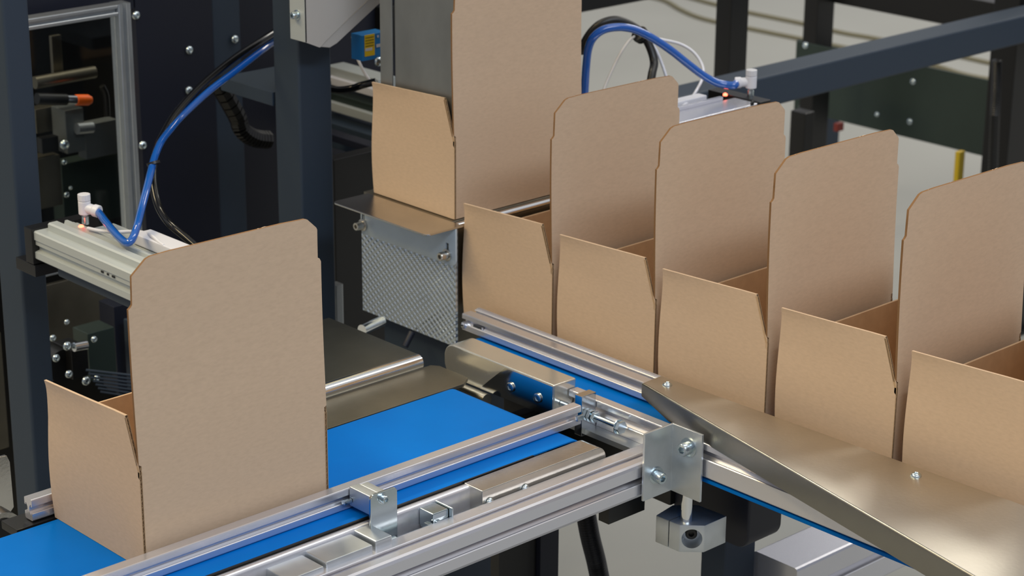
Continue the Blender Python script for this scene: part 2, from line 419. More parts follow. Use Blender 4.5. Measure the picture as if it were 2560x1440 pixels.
# tensioner of this conveyor: angle block, threaded bolt with nuts
tb = MB(); tb.box(1.672, 1.699, 1.944, 1.972, -.030, -.004)
tb = tb.build('tensioner_block', 'zinc', cA, bevel=.002)
mb = MB(); mb.box(1.6995, 1.7025, 1.938, 1.972, -.034, -.002); mb.build('tensioner_plate', 'zinc', cA, bevel=.0012)
mb = MB(); mb.cyl((1.60, 1.946, -.022), (1.76, 1.946, -.022), .0035, 16)
hex_nut(mb, (1.676, 1.946, -.022), (1, 0, 0), .0085, .007); hex_nut(mb, (1.662, 1.946, -.022), (1, 0, 0), .0085, .007)
mb.stack((1.598, 1.946, -.022), (1, 0, 0), [(0, .006), (.001, .0068), (.011, .0068), (.011, .0035)], 20)
mb.build('tensioning_bolt', 'zinc', cA)
# bearing plates left of the tensioner
mb = MB(); mb.box(1.485, 1.560, 1.930, 1.978, -.034, -.006); mb.build('bearing_plate', 'alu2', cA, bevel=.0025)
mb = MB(); mb.box(1.564, 1.592, 1.930, 1.978, -.034, -.003); mb.build('bearing_plate', 'alu2', cA, bevel=.0025)
mb = MB(); mb.box(1.425, 1.482, 1.930, 1.978, -.040, -.010); mb.build('bearing_plate', 'alu2', cA, bevel=.0025)
mb = MB(); mb.box(1.30, 1.395, 1.940, 1.97, -.040, -.008); mb.build('bearing_plate', 'steel', cA, bevel=.002)

# guide rail in front of the near box
gr = thing('guide_rail', (1.5, 2.031, .001), 'thin slotted aluminium guide rail across the blue belt in front of the near box', 'guide rail')
profile('rail_profile', 'x', .75, 2.018, (2.022, .001), .018, .029, {'l': [.0145], 'r': [.0145]}, parent=gr, mouth=.0085, inner=.014, deep=.0045)
# holder: rounded plate with block and screw
hp = MB(); pts = []
xa, xb, za, zb, r_ = 1.583, 1.627, -.036, .043, .006
for cx, cz, t0 in ((xb-r_, zb-r_, 0), (xa+r_, zb-r_, 90)):
    for k in range(6): t = math.radians(t0+k*18); pts.append((cx+r_*math.cos(t), cz+r_*math.sin(t)))
pts += [(xa, za), (xb, za)]
hp.prism(pts, 'y', 1.962, 1.966); hp = hp.build('holder_plate', 'zinc', gr, bevel=.0008)
cap_screw('holder_screw', P(958, 1246, y=1.9619), (0, -1, 0), .0052, .006, hp)
mb = MB(); mb.box(1.595, 1.611, 1.9665, 2.021, .006, .033); mb.build('holder_block', 'alu2', gr, bevel=.0015)
mb = MB(); mb.box(1.6125, 1.626, 1.9665, 2.021, .008, .031); mb.build('holder_block', 'alu2', gr, bevel=.0015)
mb = MB(); mb.box(1.582, 1.5945, 2.014, 2.021, .012, .018); mb.build('slot_nut', 'zinc', gr, bevel=.001)
mb = MB(); mb.box(2.005, 2.018, 2.016, 2.0205, .010, .018); mb.build('slot_nut', 'zinc', gr, bevel=.001)

# rear guide rail behind the near box
rr_ = thing('guide_rail', (1.36, 2.27, 0), 'short aluminium guide rail whose cut end sticks out left behind the near box', 'guide rail')
profile('rail_profile', 'x', 1.270, 1.60, (2.262, .001), .018, .030, {'l': [.015], 'r': [.015]}, parent=rr_, mouth=.0085, inner=.014, deep=.0045)
tag(MB().box(1.243, 1.60, 2.256, 2.295, -.012, -.0005).build('mounting_bar', 'black', bevel=.001), 'flat black mounting bar under the short rear guide rail', 'bar')

# big lower profile
fp = tag(profile('frame_profile', 'x', 1.0, 2.062, (1.893, -.067), .052, .052, {'l': [.026], 'r': [.026], 't': [.029], 'b': [.026]}, mouth=.0095, inner=.02, deep=.010, lip=.003, r=.0055),
         'thick slotted aluminium profile running up to the corner bracket, in front of the blue belt', 'aluminium profile')

# corner bracket
cb = thing('corner_bracket', (2.066, 1.887, -.07), 'bent plate corner bracket with two socket screws joining the profile and the cover', 'bracket')
a0 = P(1613, 1085, y=1.885); a1 = P(1683, 1060, y=1.885); b0 = P(1607, 1253, y=1.885); b1 = P(1677, 1228, y=1.885)
ymid, xc = 1.885, a1.x
zt, zb_ = (a0.z+a1.z)/2, (b0.z+b1.z)/2
c1 = P(1755, 1103, x=xc)
mb = MB(); mb.prism([(a0.x, ymid), (xc, ymid), (xc, c1.y), (xc+.004, c1.y), (xc+.004, ymid+.004), (a0.x, ymid+.004)], 'z', zb_, zt)
mb.build('bent_plate', 'alu2', cb, bevel=.0008)
q = P(1640, 1188, y=ymid); cap_screw('socket_screw', q, (-.12, -1, -.05), .0085, .013, cb)
q = P(1722, 1118, x=xc); cap_screw('socket_screw', q, (-1, -.05, 0), .0095, .014, cb)

# rod with clamp below it
rc = thing('rod_clamp', (2.09, 1.93, -.15), 'split aluminium clamp block with round hole hanging on a short steel rod below the bracket', 'clamp')
zc1, zc0 = -.118, -.160
top = [P(1640, 1288, z=zc1), P(1700, 1313, z=zc1), P(1762, 1314, z=zc1), P(1817, 1290, z=zc1), P(1800, 1283, z=zc1), P(1745, 1262, z=zc1), P(1682, 1262, z=zc1)]
mb = MB(); mb.prism([(p.x, p.y) for p in top], 'z', zc0, zc1)
blk = mb.build('clamp_block', 'alu2', rc, bevel=.0012)
fm = (top[1]+top[2])/2; fdir = (top[2]-top[1]).normalized(); nrm = Vector((fdir.y, -fdir.x, 0)).normalized()
if nrm.dot(Vector((-1, -1, 0))) < 0: nrm = -nrm
hc = Vector((fm.x, fm.y, (zc0+zc1)/2))
cut(blk, MB().cyl(hc+nrm*.03, hc-nrm*.026, .0148, 32))
sl = top[0]+(top[1]-top[0])*.55
cut(blk, MB().box(sl.x-.02, sl.x+.04, sl.y-.0009, sl.y+.0009, zc0-.01, zc1+.01))
mb = MB(); mb.stack(hc-nrm*.0258, nrm, [(0, .0085), (.010, .0085), (.011, .0075), (.011, .004), (.006, .004)], 20); mb.build('clamp_screw', 'black', rc)
rp = P(1716, 1300, z=zc1)
mb = MB(); mb.cyl((rp.x, rp.y, zc1-.01), (rp.x, rp.y, -.055), .0088, 28); mb.build('rod', 'chrome', rc)

# ================================================================ conveyor B (row of boxes, runs towards the right along -y)
cB = thing('belt_conveyor', (2.3, 1.9, -.06), 'blue belt conveyor under the row of open boxes', 'conveyor')
belt_loop('belt', 'y', .6, 2.415, 2.126, 2.52, -.007, .024, cB)
mb = MB(); mb.cyl((2.15, 2.391, -.031), (2.515, 2.391, -.031), .0215, 32); mb.build('end_roller', 'steel', cB)
mb = MB(); mb.box(2.15, 2.515, .65, 2.36, -.05, -.011); mb.build('bed', 'alu2', cB)
profile('side_profile', 'y', .6, 2.10, (2.070, -.033), .018, .050, {'l': [.0165]}, parent=cB, mouth=.0125, inner=.02, deep=.008, lip=.003)
mb = MB(); mb.box(2.0885, 2.124, .6, 2.30, -.03, -.012); part(mb.build('edge_strip', 'black', cB), 'dark strip along the belt edge')
mb = MB(); mb.box(2.074, 2.122, .6, 2.12, -.043, -.037); mb.build('return_belt_edge', 'belt', cB, bevel=.0015)
# tail plate, rounded end, polished
pts = nose(2.102, 2.345, -.022, .031, .022)
mb = MB(); mb.prism(pts, 'x', 2.041, 2.086); tp = mb.build('tail_plate', 'polished', cB, bevel=.003, seg=3)
fpts = [(2.103, -.021), (2.103, .029), (2.206, .029), (2.262, -.021)]  # mirror patch added on the tail plate, slanted like the belt's reflection
mb = MB(); mb.prism(fpts, 'x', 2.0392, 2.0407); part(mb.build('belt_reflection_plate', 'mirror', cB, bevel=.0004), 'added mirror plate cut to the outline of the blue belt reflection')
for px_, py_ in ((1277, 968), (1345, 995)):
    cap_screw('plate_screw', P(px_, py_, x=2.0391), (-1, 0, 0), .0075, .0025, tp, washer=False)
mb = MB(); mb.cyl((2.030, 2.335, -.030), (2.030, 2.235, -.030), .010, 24); mb.build('roller', 'steel', cB)
mb = MB(); mb.box(2.048, 2.0695, 1.95, 2.10, -.03, -.022); mb.build('mounting_strip', 'alu2', cB)
# tensioner
mb = MB(); mb.box(2.040, 2.069, 2.043, 2.0575, -.031, .031); tblk = mb.build('tensioner_block', 'mirror', cB, bevel=.0012)
mb = MB(); mb.cyl((2.056, 2.101, -.001), (2.056, 1.980, -.001), .0042, 18)
hex_nut(mb, (2.056, 2.0425, -.001), (0, -1, 0), .0095, .006); hex_nut(mb, (2.056, 2.034, -.001), (0, -1, 0), .0085, .006)
mb.stack((2.056, 1.985, -.001), (0, -1, 0), [(0, .010), (.0015, .0115), (.002, .011)], 24); hex_nut(mb, (2.056, 1.983, -.001), (0, -1, 0), .0105, .006)
mb.build('tensioning_bolt', 'zinc', cB)
# gear motor below
mb = MB(); a = P(1755, 1200, x=2.17); b = P(1968, 1290, x=2.17)
pts = []
y0, y1, z0, z1, rr = P(1872, 1290, x=2.17).y, a.y+.055, P(1850, 1372, x=2.17).z, -.064, .022
for cy, cz, t0 in ((y0+rr, z0+rr, 180), ):
    for k in range(8): t = math.radians(t0+k*90/7); pts.append((cy+rr*math.cos(t), cz+rr*math.sin(t)))
pts += [(y1, z0), (y1, z1), (y0, z1)]
mb.prism(pts, 'x', 2.17, 2.245)
gm = tag(mb.build('gear_motor', 'navy', bevel=.004), 'dark blue drive housing with rounded lower corner hanging under the row conveyor', 'motor')
# leg of the machine stand
lg = thing('stand_leg', (2.33, 1.93, -.85), 'black square stand leg under the dark drive housing', 'leg')
p = P(1812, 1400, y=1.98); q2 = P(1888, 1400, y=1.98)
mb = MB(); mb.box(p.x, q2.x, 1.98, 2.03, -.85, -.14); mb.build('post', 'slate', lg, bevel=.004)
mb = MB(); mb.box(p.x-.02, q2.x+.02, 1.96, 2.05, -.85, -.84); mb.build('foot_plate', 'black', lg, bevel=.002)

# guide rail along the row
rB = thing('guide_rail', (2.176, 2.2, -.003), 'wide slotted aluminium guide rail along the side of the box row', 'guide rail')
profile('rail_profile', 'y', 1.30, 2.434, (2.157, -.003), .038, .028, {'l': [.013], 't': [.015]}, parent=rB, mouth=.008, inner=.014, deep=.0055, lip=.002)
mb = MB(); mb.stack((2.1585, 2.428, .0065), (-.2, 1, -.1), [(0, .006), (.004, .006), (.005, .005)], 18); mb.box(2.159, 2.163, 2.39, 2.41, .006, .012); mb.build('slot_nut', 'chrome', rB)
# ridge on top of the rail
for xg_ in (2.1875, 2.1915):
    mb = MB(); mb.box(xg_, xg_+.0016, 1.30, 2.434, .0245, .0268); mb.build('ridge', 'alu', rB, bevel=.0005)

# stainless cover plate: tapered top with a folded-down skirt
cp = thing('cover_plate', (2.12, 1.7, .02), 'tapered stainless steel cover plate with folded skirt, screwed along the row of boxes', 'cover')
ZT = .0500
e0, e1, e2 = P(1609, 957, z=ZT), P(1910, 1135, z=ZT), P(2440, 1440, z=ZT)
dirn = (e2-e0); e3 = e0+dirn*1.5
yb = P(1653, 940, z=ZT).y
k0 = P(1653, 940, z=ZT); k1 = P(2560, 1264, z=ZT); k1 = k0+(k1-k0)*((e3.y-k0.y)/(k1.y-k0.y))
mb = MB(); t = .0018
vs = [e0, e3, k1, k0]
mb.poly([v for v in vs]+[v-Vector((0, 0, t)) for v in vs], [(0, 1, 2, 3), (7, 6, 5, 4), (0, 3, 7, 4), (2, 6, 7, 3), (1, 5, 6, 2)])
bmesh.ops.remove_doubles(mb.bm, verts=mb.bm.verts[:], dist=.0001)
mb.build('plate', 'cover', cp, ang=40); mb = MB()
# rounded fold
nx = Vector((dirn.y, -dirn.x, 0)).normalized(); nx = nx if nx.x < 0 else -nx
def skirt(pt, u_):
    out = []
    for k in range(6):
        tt = math.radians(90-k*18); out.append(pt+nx*(.003*math.cos(tt))+Vector((0, 0, -.003+.003*math.sin(tt))))
    out.append(pt+nx*.003+Vector((0, 0, -u_))); return out
L0, L1 = skirt(e0, .020), skirt(e0+dirn*.10, .034); L2 = skirt(e3, .036)
for A, B in ((L0, L1), (L1, L2)):
    for i in range(6): mb.poly([A[i], A[i+1], B[i+1], B[i]], [(0, 1, 2, 3)])
    for i in range(6): mb.poly([A[i]-nx*t, A[i+1]-nx*t, B[i+1]-nx*t, B[i]-nx*t], [(3, 2, 1, 0)])
mb.poly([L0[6], L1[6], L1[6]-nx*t, L0[6]-nx*t], [(0, 1, 2, 3)]); mb.poly([L1[6], L2[6], L2[6]-nx*t, L1[6]-nx*t], [(0, 1, 2, 3)])
mb.poly([L0[0], L0[3], L0[6], L0[6]-nx*t, L0[3]-nx*t], [(0, 1, 2, 3, 4)])
bmesh.ops.remove_doubles(mb.bm, verts=mb.bm.verts[:], dist=.0001)
mb.build('skirt', 'skirt', cp, ang=40)
for px_, py_ in ((1668, 963), (2290, 1190)):
    dome('button_screw', P(px_, py_, z=ZT), (0, 0, 1), .0072, cp)

# ================================================================ stand with embossed panel under box at the back
st = thing('steel_stand', (2.34, 2.62, -.3), 'steel stand with dimpled polished side sheet carrying the raised box', 'stand')
mb = MB(); mb.box(2.2, 2.205, 2.4985, 2.740, -.062, .1445); part(mb.build('embossed_sheet', 'emboss', st, bevel=.0006), 'dimpled polished sheet')
mb = MB(); mb.box(2.206, 2.50, 2.503, 2.507, -.062, .142); mb.build('front_sheet', 'steel_dk', st)
mb = MB(); mb.box(2.206, 2.50, 2.515, 2.74, -.062, .1495); mb.build('body', 'steel_dk', st, bevel=.001)
mb = MB(); mb.cyl((2.195, 2.5085, .1415), (2.56, 2.5085, .1415), .0065, 20); part(mb.build('front_rod', 'chrome', st), 'polished rod along the front edge')
mb = MB(); mb.box(2.23, 2.45, 2.55, 2.72, -.85, -.0625); mb.build('pedestal', 'slate', st, bevel=.003)
# slotted bracket with flange
zf = .1495
pts = [P(903, 487, z=zf), P(1140, 569, z=zf), P(1078, 592, z=zf), P(843, 504, z=zf)]
xb_, xo = 2.189, 2.128; yA, yB = 2.486, 2.728
bk = thing('slotted_bracket', (2.19, 2.6, .09), 'folded sheet bracket with two slots and screws on the dimpled sheet', 'bracket')
rr = .010; pl = [(2.2055, yA), (2.2055, yB), (xo+rr, yB)]
for k in range(6): t = math.radians(90+k*18); pl.append((xo+rr+rr*math.cos(t), yB-rr+rr*math.sin(t)))
for k in range(6): t = math.radians(180+k*18); pl.append((xo+rr+rr*math.cos(t), yA+rr+rr*math.sin(t)))
mb = MB(); mb.prism(pl, 'z', zf-.003, zf); mb.build('flange', 'steel', bk, bevel=.0012)
rr = .010; yz = [(yA, zf-.003), (yA, .082)]
zlo = .082
yz = [(yB, zf-.003), (yA, zf-.003), (yA, zlo+rr)]
for k in range(6): t = math.radians(180+k*18); yz.append((yA+rr+rr*math.cos(t), zlo+rr+rr*math.sin(t)))
for k in range(6): t = math.radians(270+k*18); yz.append((yB-rr+rr*math.cos(t), zlo+rr+rr*math.sin(t)))
mb = MB(); mb.prism(yz, 'x', xb_, xb_+.003); web = mb.build('web', 'web', bk, bevel=.0004)
for px_, py_ in ((908, 562), (1118, 637)):
    q = P(px_, py_, x=xb_)
    cut(web, MB().box(xb_-.01, xb_+.02, q.y-.0035, q.y+.0035, q.z-.004, q.z+.020))
    cap_screw('slot_screw', q-Vector((.0004, 0, 0)), (-1, 0, 0), .0072, .014, bk, m='steel')
mb = MB(); mb.box(xb_+.0034, 2.1995, yA+.01, yB-.004, zlo+.01, zf-.004); mb.build('packing_plate', 'steel_dk', bk)

# stainless mandrel inside the raised box
md = thing('forming_mandrel', (2.36, 2.62, .25), 'grey worn steel forming mandrel standing down inside the raised box', 'mandrel')
mb = MB(); mb.box(2.222, 2.49, 2.5215, 2.674, .1560, .95); mb.build('block', 'mandrel', md, bevel=.003)
mb = MB(); mb.box(2.218, 2.2215, 2.6755, 2.706, .20, .95); mb.build('edge_strip', 'mandrel', md, bevel=.0015)

# ================================================================ plates behind the blue belt
sp = thing('transfer_plate', (1.85, 2.3, -.02), 'narrow flat steel transfer plate beside the far edge of the blue belt', 'plate')
v = [P(815, 1066, z=0), P(1160, 962, z=0), P(1166, 945, z=0), P(1087, 910, z=0), P(820, 990, z=0)]
xl = 1.60; yk = 2.345; yf = 2.2535
mb = MB(); mb.prism([(1.602, yf), (2.0, yf), (2.022, 2.268), (2.022, yk-.012), (2.014, yk), (1.602, yk)], 'z', -.006, -.0005); mb.build('plate', 'steel_dk', sp, bevel=.001)
rt = thing('roller_table', (1.85, 2.5, -.05), 'dark flat sheet table with a polished round front bar behind the transfer plate', 'table')
zr = .018
q0 = P(1050, 887, z=zr)
mb = MB(); mb.box(1.66, q0.x, q0.y+.006, 2.575, zr-.012, zr); mb.build('sheet', 'table', rt, bevel=.001)
mb = MB(); mb.cyl((1.66, q0.y+.004, zr-.0125), (q0.x, q0.y+.004, zr-.0125), .0125, 28); part(mb.build('front_bar', 'chrome', rt), 'polished front bar')
mb = MB(); mb.box(1.70, 1.95, 2.42, 2.55, -.3, zr-.013); mb.build('support', 'black', rt)
tag(MB().cyl(P(905, 825, z=-.03), P(955, 803, z=-.03), .009, 20).build('threaded_spindle', 'chrome'), 'short bright spindle end between the dark sheet table and the dimpled sheet', 'spindle')

# ================================================================ steel posts
def post(name, px_corner, py, y, w_, z0, z1, label, m='slate'):
    c = P(px_corner, py, y=y); o = thing(name, (c.x+w_/2, y+w_/2, z0), label, 'post')
    mb = MB(); mb.box(c.x, c.x+w_, y, y+w_, z0, z1); mb.build('tube', m, o, bevel=.005, seg=3); 
    mb = MB(); mb.box(c.x-.03, c.x+w_+.03, y-.03, y+w_+.03, z0, z0+.012); mb.build('foot_plate', m, o); return o
pc = post('steel_post', 752, 400, 2.86, .071, -.85, 1.3, 'upright slate grey square steel post behind the hood and left of the raised box')
plf = post('steel_post', 47, 480, 2.95, .0, -.85, 1.3, 'x') if False else None
cpt = P(48, 480, y=2.90); 
o = thing('steel_post', (cpt.x+.03, 2.93, -.85), 'dark square steel post at the left edge of the photo, left of the windowed door', 'post')
cl = P(38, 480, y=2.90).x; cr_ = P(103, 480, y=2.90).x
mb = MB(); mb.box(cl, cr_, 2.90, 2.90+.07, -.85, 1.3); mb.build('tube', 'slate', o, bevel=.005, seg=3)
mb = MB(); mb.box(cl-.03, cr_+.03, 2.88, 3.0, -.85, -.838); mb.build('foot_plate', 'slate', o)

# hood
hd = thing('sheet_hood', (2.0, 2.76, .45), 'pale grey folded sheet hood corner hanging in front of the steel post at the top', 'hood')
yh = 2.80
pp = [P(762, 0, y=yh), P(764, 106, y=yh), P(800, 119, y=yh), P(811, 106, y=yh), P(944, -25, y=yh)]
up = .35
poly2 = [(pp[0].x, pp[0].z+up), (pp[1].x, pp[1].z), (pp[2].x, pp[2].z), (pp[3].x, pp[3].z), (pp[4].x, pp[4].z)]
sl_ = (pp[4].z-pp[3].z)/(pp[4].x-pp[3].x); poly2.append((pp[4].x+.35, pp[4].z+.35*sl_)); poly2.append((pp[4].x+.35, pp[0].z+up))
mb = MB(); mb.prism(poly2, 'y', yh, yh+.003); mb.build('face', 'hood', hd)
lb = P(740, 0, y=yh+.04)
mb = MB(); mb.box(poly2[0][0]-.001, poly2[0][0]+.002, yh, yh+.040, poly2[1][1], poly2[0][1]); mb.build('side_flange', 'cream', hd)
# lower folded lip
lp = [P(*p, y=yh+.004) for p in ((799, 117), (824, 119), (842, 108), (990, -30), (950, -30), (812, 104))]
mb = MB(); mb.prism([(p.x, p.z) for p in lp], 'y', yh+.0032, yh+.020); mb.build('folded_lip', 'hood', hd, bevel=.001)
q = P(745, 50, y=yh+.045); cap_screw('side_screw', (poly2[0][0]-.001, yh+.02, P(745, 45, y=yh).z), (-1, 0, 0), .006, .010, hd)

# ================================================================ dark machine housing behind, left
yc = 3.35
pa, pb = P(356, 300, y=yc), P(545, 300, y=yc)
hs = thing('machine_housing', (2.6, 3.5, -.85), 'large dark navy machine housing wall behind the steel posts', 'machine housing')
mb = MB(); mb.box(P(352, 300, y=yc).x, P(542, 300, y=yc).x, yc, yc+.03, -.85, 1.6); mb.build('panel', 'navy', hs, bevel=.002)
mb = MB(); mb.box(P(544, 300, y=yc).x, P(612, 300, y=yc).x, yc+.004, yc+.04, -.85, 1.6); mb.build('panel', 'slate', hs, bevel=.002)
mb = MB(); mb.box(P(614, 300, y=yc).x, P(1105, 300, y=yc).x, yc+.02, yc+.05, -.85, 1.6); mb.build('panel', 'navy', hs, bevel=.002)
mb = MB(); mb.box(P(-60, 300, y=yc).x, P(350, 300, y=yc).x, yc, yc+.03, P(200, 45, y=yc).z, 1.6); mb.build('panel', 'navy', hs, bevel=.002)
for px_, py_ in ((473, 125), (472, 226), (340, 38), (357, 363), (587, 98)):
    dome('housing_screw', P(px_, py_, y=yc-.001), (0, -1, 0), .0085, hs)
# inside of the housing seen through the door
yi = 3.75
mb = MB(); mb.box(P(-80, 300, y=yi).x, P(420, 300, y=yi).x, yi, yi+.02, -.85, 1.4); part(mb.build('inner_wall', 'black', hs), 'dark inside wall')
# angle shelf between housing and post
xs = P(681, 262, y=2.935).x; zs = P(681, 262, y=2.935).z
mb = MB(); mb.box(xs, xs+.13, 2.935, P(551, 215, x=xs).y, zs-.003, zs+.022)
tag(mb.build('angle_shelf', 'slate', bevel=.002), 'dark horizontal beam from the housing towards the middle post', 'beam')
# energy chain below the shelf
ch = thing('cable_chain', (2.25, 3.2, 0), 'black curved cable chain hanging below the dark beam', 'cable chain')
path = spline([Vector((xs+.03, 3.14, zs-.001)), P(592, 290, y=3.15), P(605, 325, y=3.15), P(635, 345, y=3.15), P(672, 350, y=3.15)], 5)
for i in range(len(path)-1):
    mb = MB(); d = (path[i+1]-path[i]); c0 = path[i]+d*.08; c1_ = path[i+1]-d*.08
    mb.tube([c0, c1_], [.017, .017], 8); mb.build('chain_link', 'black', ch, ang=20)

# windowed door
wd = thing('windowed_door', (1.9, 3.3, -.3), 'aluminium framed door with clear pane at the upper left', 'door')
yw = 3.28
zt_ = P(200, 20, y=yw).z; 
xr0, xr1 = P(303, 150, y=yw).x, P(334, 150, y=yw).x
ztop_ = P(318, 8, y=yw).z; zbot = P(330, 640, y=yw).z
profile('stile', 'z', zbot, ztop_, (xr0, yw), xr1-xr0, .03, {'b': [(xr1-xr0)/2]}, m='alu2', parent=wd, mouth=.007)
xl0 = P(40, 100, y=yw).x
zt0, zt1 = P(300, 20, y=yw).z-.005, P(300, 44, y=yw).z
hh = P(200, 27, y=yw).z-P(200, 56, y=yw).z
profile('top_rail', 'x', xl0, xr0-.001, (yw, P(200, 56, y=yw).z), .03, hh, {'l': [hh/2]}, m='alu2', parent=wd, mouth=.007)
profile('bottom_rail', 'x', xl0, xr0-.001, (yw, zbot), .03, hh, {'l': [hh/2]}, m='alu2', parent=wd, mouth=.007)
mb = MB(); mb.box(xl0, xr0-.0005, yw+.012, yw+.016, zbot+hh, P(200, 56, y=yw).z); mb.build('pane', 'pane', wd)

# things behind the pane
def px_box(name, x0, y0, x1, y1, yp, dep, m, label, cat, bevel=.002):
    a, b = P(x0, (y0+y1)/2, y=yp), P(x1, (y0+y1)/2, y=yp); zt = P((x0+x1)/2, y0, y=yp).z; zb = P((x0+x1)/2, y1, y=yp).z
    return tag(MB().box(a.x, b.x, yp, yp+dep, zb, zt).build(name, m, bevel=bevel), label, cat)
mech = thing('valve_block', (2.05, 3.55, 0), 'grey metal mechanism block with round screws seen through the door pane', 'mechanism')
def mpart(name, x0, y0, x1, y1, yp, dep, m, par=mech, bevel=.002):
    a, b = P(x0, (y0+y1)/2, y=yp), P(x1, (y0+y1)/2, y=yp); zt = P((x0+x1)/2, y0, y=yp).z; zb = P((x0+x1)/2, y1, y=yp).z
    return MB().box(a.x, b.x, yp, yp+dep, zb, zt).build(name, m, par, bevel=bevel)
mpart('body', 165, 272, 212, 382, 3.50, .05, 'valve'); mpart('body', 214, 305, 296, 392, 3.53, .03, 'valve')
mpart('base', 88, 392, 155, 520, 3.52, .04, 'steel_dk'); mpart('base', 157, 395, 300, 560, 3.60, .04, 'greenplate')
mpart('bracket', 90, 268, 150, 330, 3.56, .03, 'steel_dk'); mpart('recess', 105, 343, 148, 382, 3.51, .02, 'black')
for px_, py_, r_ in ((161, 362, .010), (160, 405, .006), (166, 487, .006), (176, 470, .004)):
    dome('round_screw', P(px_, py_, y=3.515 if px_ != 161 else 3.49), (0, -1, 0), r_, mech)
mb = MB(); a = P(182, 340, y=3.49); mb.cyl(P(192, 322, y=3.49), P(230, 318, y=3.49), .011, 20); mb.build('cylinder', 'alu2', mech)
cy = thing('proximity_sensor', (2.05, 3.48, .3), 'black sensor with orange end cap behind the door pane', 'sensor')
mb = MB(); mb.cyl(P(92, 247, y=3.47), P(165, 249, y=3.47), .011, 20); mb.build('barrel', 'black', cy)
mb = MB(); mb.cyl(P(165, 249, y=3.47), P(190, 250, y=3.47), .009, 20); mb.build('ring', 'chrome', cy)
mb = MB(); mb.stack(P(190, 250, y=3.47), P(232, 250, y=3.47)-P(190, 250, y=3.47), [(0, .0105), (.026, .0105), (.033, .007)], 20); mb.build('cap', 'orange', cy)
px_box('upright_strip', 131, 88, 157, 190, 3.55, .01, 'steel_dk', 'thin upright metal strip behind the pane, above the orange cap', 'strip')
tag(MB().cyl(P(86, 207, y=3.52), P(236, 180, y=3.52), .012, 20).build('round_bar', 'steel_dk'), 'dark round metal bar across behind the pane above the orange cap', 'bar')
tag(MB().tube(spline([P(255, 215, y=3.5), P(265, 240, y=3.5), P(268, 290, y=3.5)]), .006).build('hose', 'black'), 'short black hose behind the pane, right of the orange cap', 'hose')

# machinery under the left actuator, seen behind the near box
lm = thing('drive_unit', (1.6, 2.95, -.2), 'dark drive unit with bright screws between the left post and the near box', 'mechanism')
def lpart(*a, **k): return mpart(*a, par=lm, **k)
lpart('back_sheet', 118, 690, 300, 890, 3.28, .01, 'steel_dk'); lpart('grey_housing', 222, 825, 290, 945, 3.12, .05, 'greenplate')
lpart('dark_housing', 290, 760, 336, 980, 3.16, .05, 'navy'); lpart('side_bar', 328, 800, 345, 980, 3.12, .02, 'slate')
lpart('motor_body', 180, 870, 222, 945, 3.08, .06, 'black')
for px_, py_, r_ in ((235, 848, .006), (167, 805, .005), (168, 865, .008), (242, 945, .006), (215, 952, .008), (172, 935, .007), (132, 845, .006), (140, 895, .007)):
    dome('bright_screw', P(px_, py_, y=3.06), (0, -1, 0), r_, lm)
mb = MB(); mb.cyl(P(185, 868, y=3.05), P(216, 862, y=3.05), .008, 18); mb.build('shaft', 'chrome', lm)
mb = MB(); c0 = P(158, 915, y=3.10); mb.cyl(c0, c0+Vector((0, .05, 0)), .03, 28); mb.build('pulley', 'black', lm)
for i in range(7):
    mb = MB(); a = P(215+i*6, 945+i*9-20, y=3.04); b = P(345, 985+i*9-45, y=3.0); mb.cyl(a, b, .0022, 8); mb.build('grille_bar', 'slate', lm)
mb = MB(); mb.box(P(150, 980, y=3.0).x, P(560, 980, y=3.0).x, 2.72, 3.05, -.26, -.25); tag(mb.build('base_sheet', 'black'), 'dark base sheet low behind the near box', 'sheet')

# lower left corner bits
q = P(0, 1210, y=2.5)
ws = thing('side_plate', (1.2, 2.5, -.1), 'bright steel plate cut off by the left edge of the photo, below the left post', 'plate')
a = P(-60, 1140, y=2.45); b = P(24, 1140, y=2.45); pts = [(a.x, P(0, 1140, y=2.45).z), (b.x-.004, P(20, 1138, y=2.45).z), (b.x, P(24, 1155, y=2.45).z), (b.x+.001, P(28, 1270, y=2.45).z), (b.x-.01, P(20, 1292, y=2.45).z), (a.x, P(0, 1296, y=2.45).z)]
mb = MB(); mb.prism(pts, 'y', 2.45, 2.456); mb.build('plate', 'steel', ws, bevel=.001)
wh = thing('pulley', (1.25, 2.4, -.03), 'black and steel pulley beside the belt at the lower left edge', 'pulley')
c0 = P(8, 1335, y=2.36); mb = MB(); mb.cyl(c0, c0+Vector((0, .03, 0)), .030, 32); mb.build('rim', 'steel', wh)
mb = MB(); mb.cyl(c0-Vector((0, .002, 0)), c0+Vector((0, .01, 0)), .022, 32); mb.build('hub', 'black', wh)
px_box('pale_panel', -80, 840, 14, 1135, 3.35, .02, 'steel_dk', 'dull panel beyond the left edge post', 'panel')

# ================================================================ left actuator (runs along y)
xA = 1.600
al = thing('pneumatic_actuator', (xA+.03, 2.6, .12), 'cream aluminium pneumatic actuator with red light, behind the near box on the left', 'actuator')
ze = P(85, 590, x=xA); y_end = ze.y
z1 = P(85, 578, x=xA).z; z0 = P(88, 648, x=xA).z
